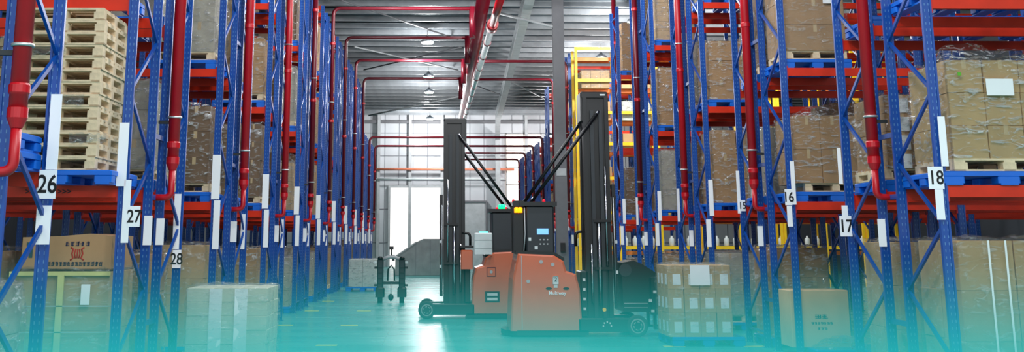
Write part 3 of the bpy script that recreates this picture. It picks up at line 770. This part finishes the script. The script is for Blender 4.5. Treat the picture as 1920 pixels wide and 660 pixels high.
glyphs(.22, .07, 2, 8).build('lettering', 'ink', t, (.02, -.303, .46)); glyphs(.34, .04, 7, 9).build('lettering', 'ink', t, (.02, -.303, .36)); glyphs(.16, .04, 3, 10).build('lettering', 'ink', t, (.02, -.303, .28))
place('R', 2, 0, 0, 1, 1.5, dx=.0, dy=.75, w=1.25, film='filmc', seed=51, lab='tall dull carton load behind the plain carton') if False else None
place('R', 2, 0, 1, 2, 1.5, dx=.35)
for r in (4, 5, 6, 7, 8, 13, 15, 16, 17, 18, 19, 20, 21, 22, 23):
    for lv in range(0, 4):
        if r >= 16 and lv == 3: continue
        rr = random.Random(r*37+lv+100)
        w = 1.0
        if lv == 0:
            place('R', r, 0, 0, rr.choice([0, 1, 2]), 1.1+rr.uniform(-.1,.2))
            if r < 8: place('R', r, 0, 1, rr.choice([0, 1, 2]), 1.2)
            continue
        if rr.random() < .9: place('R', r, lv, 0, None, rr.choice([1.25, 1.4, 1.5]), w=w)
        if r < 8 and lv == 1: place('R', r, lv, 1, None, 1.3)
# loads standing in the aisle
blue_pallet('blue plastic pallet on open floor under white-labelled cartons beside front forklift', 4.72, 20.6, .002, parts=True, sx=1.05, sy=1.25)
t = load('square stack of tan cartons with white labels on a blue pallet beside the front forklift', 4.60, 20.5, .002+TB, 1.1, 1.0, 1.2, (4,3,3), 'carton2', 'filmc', True, 61, lbls=2, group='loads standing in the aisle', sheet=(0, 1.03, .34, .34))
blue_pallet('blue plastic pallet under the milky white carton stack at the foot of rack 29'.replace('rack 29', 'rack 28'), -2.62, 15.3, .002, parts=True, sx=.95, sy=1.1)
t = load('milky white carton stack in clear film standing in the aisle near rack 28', -2.62, 15.3, .002+TB, 1.02, 1.05, 1.03, (3,3,6), 'cream', 'filmc', True, 62, group='loads standing in the aisle', tape=False)
for x in (-.22, .10): MB().box(x, x+.16, -.003, .003, .01, 1.02).build('paper_strip', 'paper', t, (0, -.534, 0))
blue_pallet('small distant blue pallet under a white wrapped load by the far rack feet', -2.55, 42, .002, group='blue plastic pallets')
load('pale film-wrapped load on a blue pallet beside the far end of the racks', -2.55, 42, .002+TB, 1, 1, .95, (2,2,3), 'cartonw', 'filmd', False, 63, group='loads standing in the aisle')

# ------------------------------------------------------------------ trucks
def make_truck(Xo, Yo, rz, label, beacon, near):
    t = thing('reach_truck', label, 'forklift', (Xo, Yo, 0), 'driverless orange reach trucks', rz)
    D = .62    # half depth in y; near side is y=-D
    # skirt
    sk = [(-.02+.12*(1-math.sin(a)), -D*math.cos(a)) for a in [i*PI/10 for i in range(11)]]
    pts = [(1.5, D), (-.0+.25, D)]
    arc = [(.25-.27*math.sin(i*PI/10), D*math.cos(i*PI/10)) for i in range(11)]
    MB().prism([(1.6, D), *arc, (1.6, -D)], .03, .12, 'z').build('skirt', 'black', t)
    # orange body
    body = [(.13,.11),(1.49,.10),(1.45,.88),(1.38,1.15),(1.20,1.21),(1.15,1.39),(.97,1.50),(.28,1.53),(.18,1.06)]
    b = MB(); c = .03; ci = [(x+(c if x < .8 else -c), z-(c if z > .8 else 0)) for x, z in body]
    n = len(body)
    for pp, yy in ((ci, -D), (body, -D+c), (body, D-c), (ci, D)): b.v += [(x, yy, z) for x, z in pp]
    b.quadface(tuple(range(n))); b.quadface(tuple(range(4*n-1, 3*n-1, -1)))
    for k in range(3):
        for i in range(n): j = (i+1) % n; b.quadface((k*n+j, k*n+i, (k+1)*n+i, (k+1)*n+j))
    b.build('body_shell', 'truck', t)
    MB().box(.34, .352, -D-.004, -D+.02, .14, 1.49).build('panel_seam', 'lgrey', t)
    # side marks, both sides
    def side(s, me, name, x, z, rotx=PI/2):
        return inst(me, name, t, (x, s*(-D-.004), z), (rotx, 0, 0 if s > 0 else PI))
    disc = cached('disc', lambda: MB().tube([(0,0,-.004),(0,0,.004)], .035, 16).mesh('round_sensor', 'lgrey'))
    for x, z in ((.72,1.38),(.94,1.33),(.47,1.02)): inst(disc, 'round_sensor', t, (x, -D-.003, z), (PI/2,0,0))
    bd = MB().bbox(-.055,.055,-.012,0,-.075,.075,.02).build('number_badge', 'wbox', t, (.99, -D-.002, 1.04))
    inst(text_mesh('2', .11, 'ink'), 'badge_number', bd, (0, -.016, .01), (PI/2,0,0))
    MB().box(-.035,.035,-.008,0,-.03,.03).build('badge_tab', 'wbox', t, (.99, -D-.002, .93))
    inst(text_mesh('Multiway', .095, 'paper', .003), 'maker_lettering', t, (1.02, -D-.006, .80), (PI/2,0,0), (.95,1,1))
    ov = MB().tube([(0,-.002,0),(0,.002,0)], .05, 16).mesh('oval_vent', 'black')
    for x in (.86, 1.19): inst(ov, 'oval_vent', t, (x, -D-.004, .885), None, (1.2,1,.5))
    # far-side marks
    pl = MB().box(-.17,.17,-.006,0,-.12,.12).build('rating_plate', 'black', t, (1.0, D+.008, .5), (0,0,PI))
    for z in (-.055, .05): MB().box(-.12,.12,-.01,-.006,z-.03,z+.03).build('plate_panel', 'wbox', pl)
    b = MB(); [b.box(-.1,.1,-.004,0,s*.1-.008,s*.1+.008) for s in (-1,1)]; [b.box(s*.1-.008,s*.1+.008,-.004,0,-.1,.1) for s in (-1,1)]; b.build('square_mark', 'pipedark', t, (1.02, D+.005, 1.06), (0,0,PI))
    inst(disc, 'round_sensor', t, (1.02, D+.004, 1.06), (PI/2,0,0))
    # dark collar over the body
    b = MB(); b.prism([(.24,1.53),(.98,1.5),(1.17,1.4),(1.17,1.45),(.98,1.56),(.24,1.585)], -D+.04, D-.04); b.build('collar', 'black', t)
    # cab
    b = MB(); b.bbox(.45, .99, -D+.1, D-.1, 1.55, 2.43, .025); b.build('control_cabinet', 'charcoal', t)
    MB().box(.33, 1.05, -D+.06, D-.06, 2.43, 2.51).build('cabinet_roof', 'black', t)
    MB().box(.22, .40, -D+.14, -D+.4, 1.56, 2.44).build('rear_pillar', 'black', t); MB().box(.22, .40, D-.4, D-.14, 1.56, 2.44).build('rear_pillar', 'black', t)
    MB().box(.25, .42, -D+.4, D-.4, 1.56, 2.2).build('rear_grille', 'black', t)
    sc = MB().box(.66,.88,-D+.086,-D+.1,1.89,2.0).build('display_screen', 'screen', t)
    for x, z, w in ((.52,1.8,.05),(.64,1.64,.06)): MB().box(x-w/2,x+w/2,-D+.088,-D+.1,z-.03,z+.03).build('white_button', 'wbox', t)
    for i in range(6): inst(cached('dot', lambda: MB().tube([(0,-.004,0),(0,.004,0)], .015, 10).mesh('button', 'lgrey')), 'button', t, (.72+.07*(i % 3), -D+.096, 1.79-.08*(i//3)))
    MB().tube([(.4,-D+.1,1.55),(.43,-D+.08,1.9),(.42,-D+.08,2.4)], .012, 8).build('cable', 'lgrey', t)
    # beacons
    for x in (.27, .34): MB().tube([(0,0,-.05),(0,0,.04),(0,0,.055)], [.045,.045,.02], 14).build('amber_beacon' if beacon == 'amber' else 'green_beacon', beacon if beacon == 'amber' else 'green', t, (x if beacon == 'amber' else x+.45, (-D+.1) if beacon == 'amber' else D-.1, 2.35 if beacon == 'amber' else 2.56))
    MB().box(.2, .42, -D+.1, -D+.2, 2.42, 2.53).build('beacon_bracket', 'black', t)
    for x in (.24, .62, .84): MB().tube([(0,0,0),(0,0,.05)], [.03,.02], 10).build('red_lamp', 'red', t, (x, -.1, 2.52))
    # base legs
    for s in (-1, 1):
        MB().bbox(1.4, 2.55, s*.5-.12, s*.5+.12, .09, .34, .02).build('outrigger_leg', 'black', t)
        w = inst(cached('tyre', lambda: MB().tube([(0,-.05,0),(0,-.04,0),(0,.04,0),(0,.05,0)], [.17,.2,.2,.17], 32).mesh('wheel', 'rubber')), 'wheel', t, (2.52, s*.60, .2))
        hb = inst(cached('hub', lambda: MB().tube([(0,-.008,0),(0,.008,0)], .135, 28).mesh('hub', 'hub')), 'hub', w, (0, s*.05, 0))
        inst(cached('hub2', lambda: MB().tube([(0,-.004,0),(0,.004,0)], .11, 28).mesh('hub_recess', 'black')), 'hub_recess', w, (0, s*.06, 0))
        b = MB()
        for i in range(6):
            a = i*PI/3+.3; b.tube([(math.cos(a+q)*.075, 0, math.sin(a+q)*.075) for q in (-.33, -.1, .1, .33)], .012, 6)
        inst(cached('spk', lambda: b.mesh('hub_slot', 'hub')), 'hub_slots', w, (0, s*.066, 0))
    for i in range(5): MB().tube([(0,-.006,0),(0,.0,0)], .016, 8).build('bolt', 'wbox', t, (1.95+.075*math.cos(i*PI/4), -.63, .2+.075*math.sin(i*PI/4)))
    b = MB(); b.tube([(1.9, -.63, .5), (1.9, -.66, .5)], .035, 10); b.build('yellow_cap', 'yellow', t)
    # mast
    for s in (-1, 1):
        b = MB(); y0 = s*.22
        b.prism([(1.62,.12),(2.13,.12),(2.13,4.45),(2.08,4.66),(1.66,4.66),(1.62,4.5)], y0-.03, y0+.03); b.build('mast_rail', 'black', t)
        b = MB(); b.box(1.62, 1.70, y0-.09, y0+.09, .15, 4.6); b.box(2.05, 2.13, y0-.09, y0+.09, .15, 4.6); b.build('mast_channel', 'black', t)
        b = MB(); b.box(1.76, 1.83, y0-.10, y0+.10, .25, 4.3); b.box(1.93, 2.0, y0-.10, y0+.10, .25, 4.3); b.build('inner_channel', 'charcoal', t)
        for x, z0, z1, r in ((1.88, .55, 2.1, .03), (2.03, 1.3, 3.2, .02), (1.73, .6, 1.7, .022)):
            MB().tube([(x, y0-s*-.13, z0), (x, y0-s*-.13, z1)], r, 12).build('lift_cylinder', 'chrome', t)
        for z in (1.25, 2.15): MB().cbox((1.95, y0+s*.13, z), .34, .05, .05).build('cylinder_clamp', 'black', t)
        MB().tube([(.55-.1*(s>0), s*.3, 2.48), (1.90-.16*(s>0), s*.36, 4.24)], .035, 12).build('support_strut', 'black', t)
        MB().tube([(1.84-.16*(s>0), s*.36, 4.17), (1.93-.16*(s>0), s*.36, 4.29)], .03, 10).build('strut_end', 'chrome', t)
        MB().tube([(.55-.1*(s>0), s*.3, 2.49), (.63-.1*(s>0), s*.305, 2.6)], .03, 10).build('strut_end', 'chrome', t)
    MB().bbox(1.58, 2.13, -.3, .3, 4.56, 4.68, .02).build('mast_cap', 'black', t); MB().box(1.58, 1.63, -.28, .28, 4.1, 4.56).build('mast_lip', 'black', t)
    MB().box(1.97, 2.07, -.312, -.3, 4.60, 4.63).build('maker_mark', 'wbox', t)
    for z in (.7, 1.6, 2.5, 3.4, 4.2): MB().box(1.66, 1.76, -.22, .22, z, z+.12).build('mast_crossbar', 'black', t)
    # carriage between body and mast
    MB().bbox(1.5, 1.64, -.34, .34, .36, 1.2, .02).build('reach_carriage', 'black', t)
    for i in range(4): MB().cbox((1.56, -.40, .5+.18*i), .05, .02, .05).build('sensor', 'wbox', t)
    if not near: MB().bbox(1.45, 1.73, .25, D, 1.12, 1.56, .02).build('side_battery_box', 'truck', t)
    if not near: MB().bbox(1.43, 1.75, .3, D, 1.60, 1.66, .01).build('battery_lid', 'black', t)
    if not near:
     wb = MB().bbox(1.0, 1.42, D+.01, D+.22, 1.46, 1.95, .02).build('control_box', 'wbox', t)
     MB().box(1.1, 1.3, D+.05, D+.18, 1.955, 1.985).build('status_light', 'cyan', wb)
     for z in (1.6, 1.78): MB().box(1.01, 1.41, D+.222, D+.226, z, z+.008).build('box_seam', 'seam', wb)
    MB().tube(elbow((1.5, .3, 1.66), (1.5, .3, 1.95), (1.7, .3, 1.95), .1), .03, 8).build('hose', 'black', t)
    # guard column in front of mast
    b = MB(); b.box(2.15, 2.22, -.34, -.26, .5, 2.85); b.box(2.15, 2.22, .26, .34, .5, 2.85); b.box(2.15, 2.22, -.26, .26, 2.78, 2.85); b.build('fork_guard', 'black', t)
    for s in (-1, 1):
        for z in (.95, 1.18, 1.42, 1.75, 2.2, 2.6): MB().cbox((2.2, s*.36, z), .05, .04, .06).build('guide_roller', 'wbox' if z in (1.18, 1.75) else 'black', t)
        MB().tube([(2.17, s*.38, .62), (2.17, s*.38, 2.6)], .013, 8).build('chain', 'steel', t)
    return t
tB = make_truck(1.32, 22.57, 0, 'orange driverless reach truck in front, amber lamps on and number badge on its side', 'amber', True)
tA = make_truck(2.36, 27.62-.02, PI, 'orange driverless reach truck standing behind the other one, with white control box and green lamp', 'green', False)
# turret fork head of front truck
b = MB(); b.prism([(2.28,.45),(2.28,1.36),(2.5,1.40),(2.66,1.34),(2.95,1.16),(2.98,.9),(2.85,.62),(2.80,.45)], -.5, .5); hd = b.build('fork_head', 'black', tB)
hd['label'] = 'bulky dark fork head in front of the mast'
MB().bbox(2.80, 3.02, -.56, -.3, .40, 1.1, .02).build('side_shifter', 'black', tB)
for x, z in ((2.88,.82),(2.79,.66),(2.83,.47),(2.97,.95)): MB().cbox((x, -.57, z), .06, .03, .05).build('sensor', 'wbox', tB)
MB().tube([(2.34,-.52,1.22),(2.34,-.49,1.22)], .12, 20).build('round_cover', 'charcoal', tB)
for z in (.52, .60): MB().box(2.3, 2.75, -.515, -.5, z, z+.015).build('panel_edge', 'steel', tB)
for s in (-.35, .35): MB().box(2.9, 3.45, s-.06, s+.06, .12, .16).build('fork', 'black', tB)
for s in (-.35, .35): MB().box(2.88, 2.93, s-.06, s+.06, .12, .8).build('fork_upright', 'black', tB)
# small stacker seen from its end
t = thing('pallet_stacker', 'small black and grey stacker on two wheeled columns in the middle of the aisle', 'stacker', (-1.25, 34, 0))
for s in (-1, 1):
    MB().bbox(s*.32-.09, s*.32+.09, -.14, .14, .42, 1.25, .03).build('side_column', 'charcoal', t)
    MB().tube([(s*.32,-.13,1.25),(s*.32,-.13,1.32)], [.09,.05], 12).build('column_cap', 'black', t)
    b = MB().bbox(s*.32-.13, s*.32+.13, -.2, .2, .16, .44, .03).build('wheel_housing', 'black', t)
    MB().tube([(s*.32-.07,0,.12),(s*.32+.07,0,.12)], .12, 20).build('wheel', 'rubber', t)
    for z in (.5, .62, 1.0, 1.15): MB().cbox((s*.45, -.1, z), .08, .08, .06).build('sensor', 'wbox' if z in (.62, 1.15) else 'black', t)
    for z in (.55, .7, .85, 1.0): MB().cbox((s*.32, -.15, z), .12, .02, .03).build('vent', 'black', t)
MB().tube([(-.28,0,1.22),(-.1,0,1.3),(.1,0,1.3),(.28,0,1.22)], .05, 10).build('top_bow', 'lgrey', t)
MB().tube([(-.1,-.05,.62),(-.09,-.05,.95),(0,-.05,1.06),(.09,-.05,.95),(.1,-.05,.62)], .025, 10).build('handle_loop', 'black', t)
MB().box(-.28, .28, -.06, .06, .52, .60).build('cross_beam', 'charcoal', t)
MB().tube([(0,0,1.3),(0,0,1.52)], .02, 8).build('sensor_mast', 'black', t); MB().cbox((0,0,1.56), .12, .08, .09).build('sensor_head', 'black', t)
MB().tube([(0,-.1,.25),(0,-.1,.55)], .012, 8).build('hanging_chain', 'steel', t); MB().tube([(0,-.1,.05),(0,-.1,.12),(0,-.1,.2),(0,-.1,.26)], [.02,.08,.08,.02], 12).build('chain_weight', 'black', t)
# loading ramp
t = thing('loading_ramp', 'grey sloping loading ramp side wall in front of the bright white door', 'ramp', (0, 60, 0))
MB().prism([(-2.0,.01),(.5,.01),(.5,1.86),(-.55,1.86),(-.9,1.70),(-2.0,.95)], 0, 3.0).build('ramp_wall', 'tarp', t)
MB().bar((-2.02,-.03,.95), (-.9,-.03,1.71), .06).build('edge_rail', 'lgrey', t)
b = MB(); b.box(-.95,-.92,-.01,0,.02,1.62); b.box(-.2,-.17,-.01,0,.02,1.8); b.build('seam_strip', 'seam', t)
MB().cbox((-2.1,-.1,.9), .14, .14, .3).build('control_post', 'black', t)

# ------------------------------------------------------------------ yellow framed rack far on the right
t = thing('yellow_rack', 'bright yellow framed storage rack behind the front forklift mast', 'rack', (5.72, 45, 0))
ZY = [1.5, 2.85, 4.2, 5.55, 6.8, 8.1, 9.4]
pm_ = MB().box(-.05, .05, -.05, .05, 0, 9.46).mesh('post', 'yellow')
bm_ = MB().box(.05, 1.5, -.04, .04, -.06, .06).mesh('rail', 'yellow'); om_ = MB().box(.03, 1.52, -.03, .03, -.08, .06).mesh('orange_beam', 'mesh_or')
for i in range(9):
    inst(pm_, 'post', t, (i*1.62, 0, 0))
    inst(pm_, 'post', t, (i*1.62, 1.1, 0))
    if i == 8: break
    if i: inst(pm_, 'post', t, (i*1.62-.13, 0, 0))
    for z in ZY:
        inst(bm_, 'rail', t, (i*1.62, 0, z)); inst(om_, 'orange_beam', t, (i*1.62, .5, z-.35 if z > 2 else z-.2)); inst(om_, 'orange_beam', t, (i*1.62, 1.1, z-.35 if z > 2 else z-.2))
JUG = MB().tube([(0,0,0),(0,0,.02),(0,0,.27),(0,0,.33),(0,0,.34),(0,0,.40)], [.09,.1,.1,.05,.04,.04], 14).mesh('white_jug', 'wbox')
for i in range(34):
    tag(inst(JUG, 'white_jug', None, (5.75+i*.36+random.uniform(-.03,.03), 45.15, 1.5+.061)), 'white jug standing in a row on the low shelf of the yellow rack', 'jug', 'white jugs on the yellow rack')
for i in range(8):
    for z in ZY[:-1]:
        if z < 2 or (i > 1 and z > 3.5): continue
        rr = random.Random(i*9+int(z*10)); hh = rr.uniform(.65, .8)
        m_ = rr.choice(['carton2', 'cartong', 'cartonw', 'carton2'])
        load(f'{ {"carton2":"tan","cartong":"greyish","cartonw":"white"}[m_]} carton load, {ORD[ZY.index(z)]} shelf up, {ORD[i]} cell of the yellow rack', 5.72+i*1.62+.8, 45.55, z-.29+.0, 1.15, .8, hh, (3,2,2), m_, 'filmd' if rr.random() < .4 else None, False, i, group='goods on the yellow rack')
for i in range(2):
    tag(inst(MB().bbox(-.45,.45,-.3,.3,0,.3,.03).mesh('blue_tote', 'tote'), 'blue_tote', None, (5.5+i*1.62+.8, 45.5, 8.1-.29)), f'pale blue tote near the top of the {ORD[i]} cell of the yellow rack', 'tote', 'totes') if False else None

# ------------------------------------------------------------------ floor markings
mk_ = MB().box(-.18, .18, -.1, .1, .001, .004).mesh('floor_marking', 'ymark')
MK = [(-3.19,25.05,'beside the fourth frame of the 28 side'),(-3.14,30.1,'at rack feet, next one farther along'),(-3.15,34.8,'at rack feet, farthest along'),(-1.8,25.0,'in mid aisle, level with the rear truck body'),(-1.8,30.06,'in mid aisle beyond the others, near the small stacker'),(-1.85,20.3,'in mid aisle closest to the milky white carton stack'),(4.12,20.0,'at one front corner of the labelled carton pallet'),(5.48,20.0,'at the other front corner of the labelled carton pallet, by rack 16')]
for x, y, l in MK: tag(inst(mk_, 'floor_marking', None, (x, y, 0)), f'short yellow floor mark {l}', 'floor marking', 'yellow floor marks')

# ------------------------------------------------------------------ light
w = bpy.data.worlds.new('world'); bpy.context.scene.world = w; w.use_nodes = True
bg = w.node_tree.nodes['Background']; bg.inputs[0].default_value = (.93, .97, 1, 1); bg.inputs[1].default_value = 1.15
# teal wash painted as glowing volume, no real mist: denser low, fading into hall
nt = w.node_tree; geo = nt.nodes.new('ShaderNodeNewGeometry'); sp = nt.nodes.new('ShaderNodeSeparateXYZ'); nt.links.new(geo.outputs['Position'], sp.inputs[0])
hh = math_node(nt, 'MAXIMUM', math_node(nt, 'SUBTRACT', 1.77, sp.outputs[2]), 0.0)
den = math_node(nt, 'MULTIPLY', math_node(nt, 'POWER', hh, 2.2), TEAL_WASH)
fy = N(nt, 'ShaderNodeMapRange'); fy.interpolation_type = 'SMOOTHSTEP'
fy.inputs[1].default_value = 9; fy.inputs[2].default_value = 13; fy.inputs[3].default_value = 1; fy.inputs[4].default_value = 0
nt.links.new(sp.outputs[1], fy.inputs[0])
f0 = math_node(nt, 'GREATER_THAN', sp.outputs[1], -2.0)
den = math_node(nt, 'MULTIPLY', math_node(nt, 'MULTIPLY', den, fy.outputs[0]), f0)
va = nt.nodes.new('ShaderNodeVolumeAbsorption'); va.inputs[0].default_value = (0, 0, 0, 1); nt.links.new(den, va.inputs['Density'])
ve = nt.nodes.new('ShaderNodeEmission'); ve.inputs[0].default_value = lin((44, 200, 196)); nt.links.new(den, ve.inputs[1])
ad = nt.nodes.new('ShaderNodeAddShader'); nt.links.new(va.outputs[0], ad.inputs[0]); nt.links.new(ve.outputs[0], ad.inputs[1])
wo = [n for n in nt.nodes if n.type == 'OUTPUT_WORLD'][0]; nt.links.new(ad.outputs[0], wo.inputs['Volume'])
sc = bpy.context.scene
sc.cycles.volume_max_steps = 10; w.cycles.volume_step_size = 2.5
sc.view_settings.view_transform = 'Standard'; sc.view_settings.look = 'None'; sc.view_settings.exposure = 0
sc.cycles.max_bounces = 4; sc.cycles.transparent_max_bounces = 12; sc.cycles.caustics_reflective = False; sc.cycles.caustics_refractive = False
sc.cycles.use_denoising = True; sc.cycles.adaptive_threshold = .02; sc.cycles.sample_clamp_indirect = 4
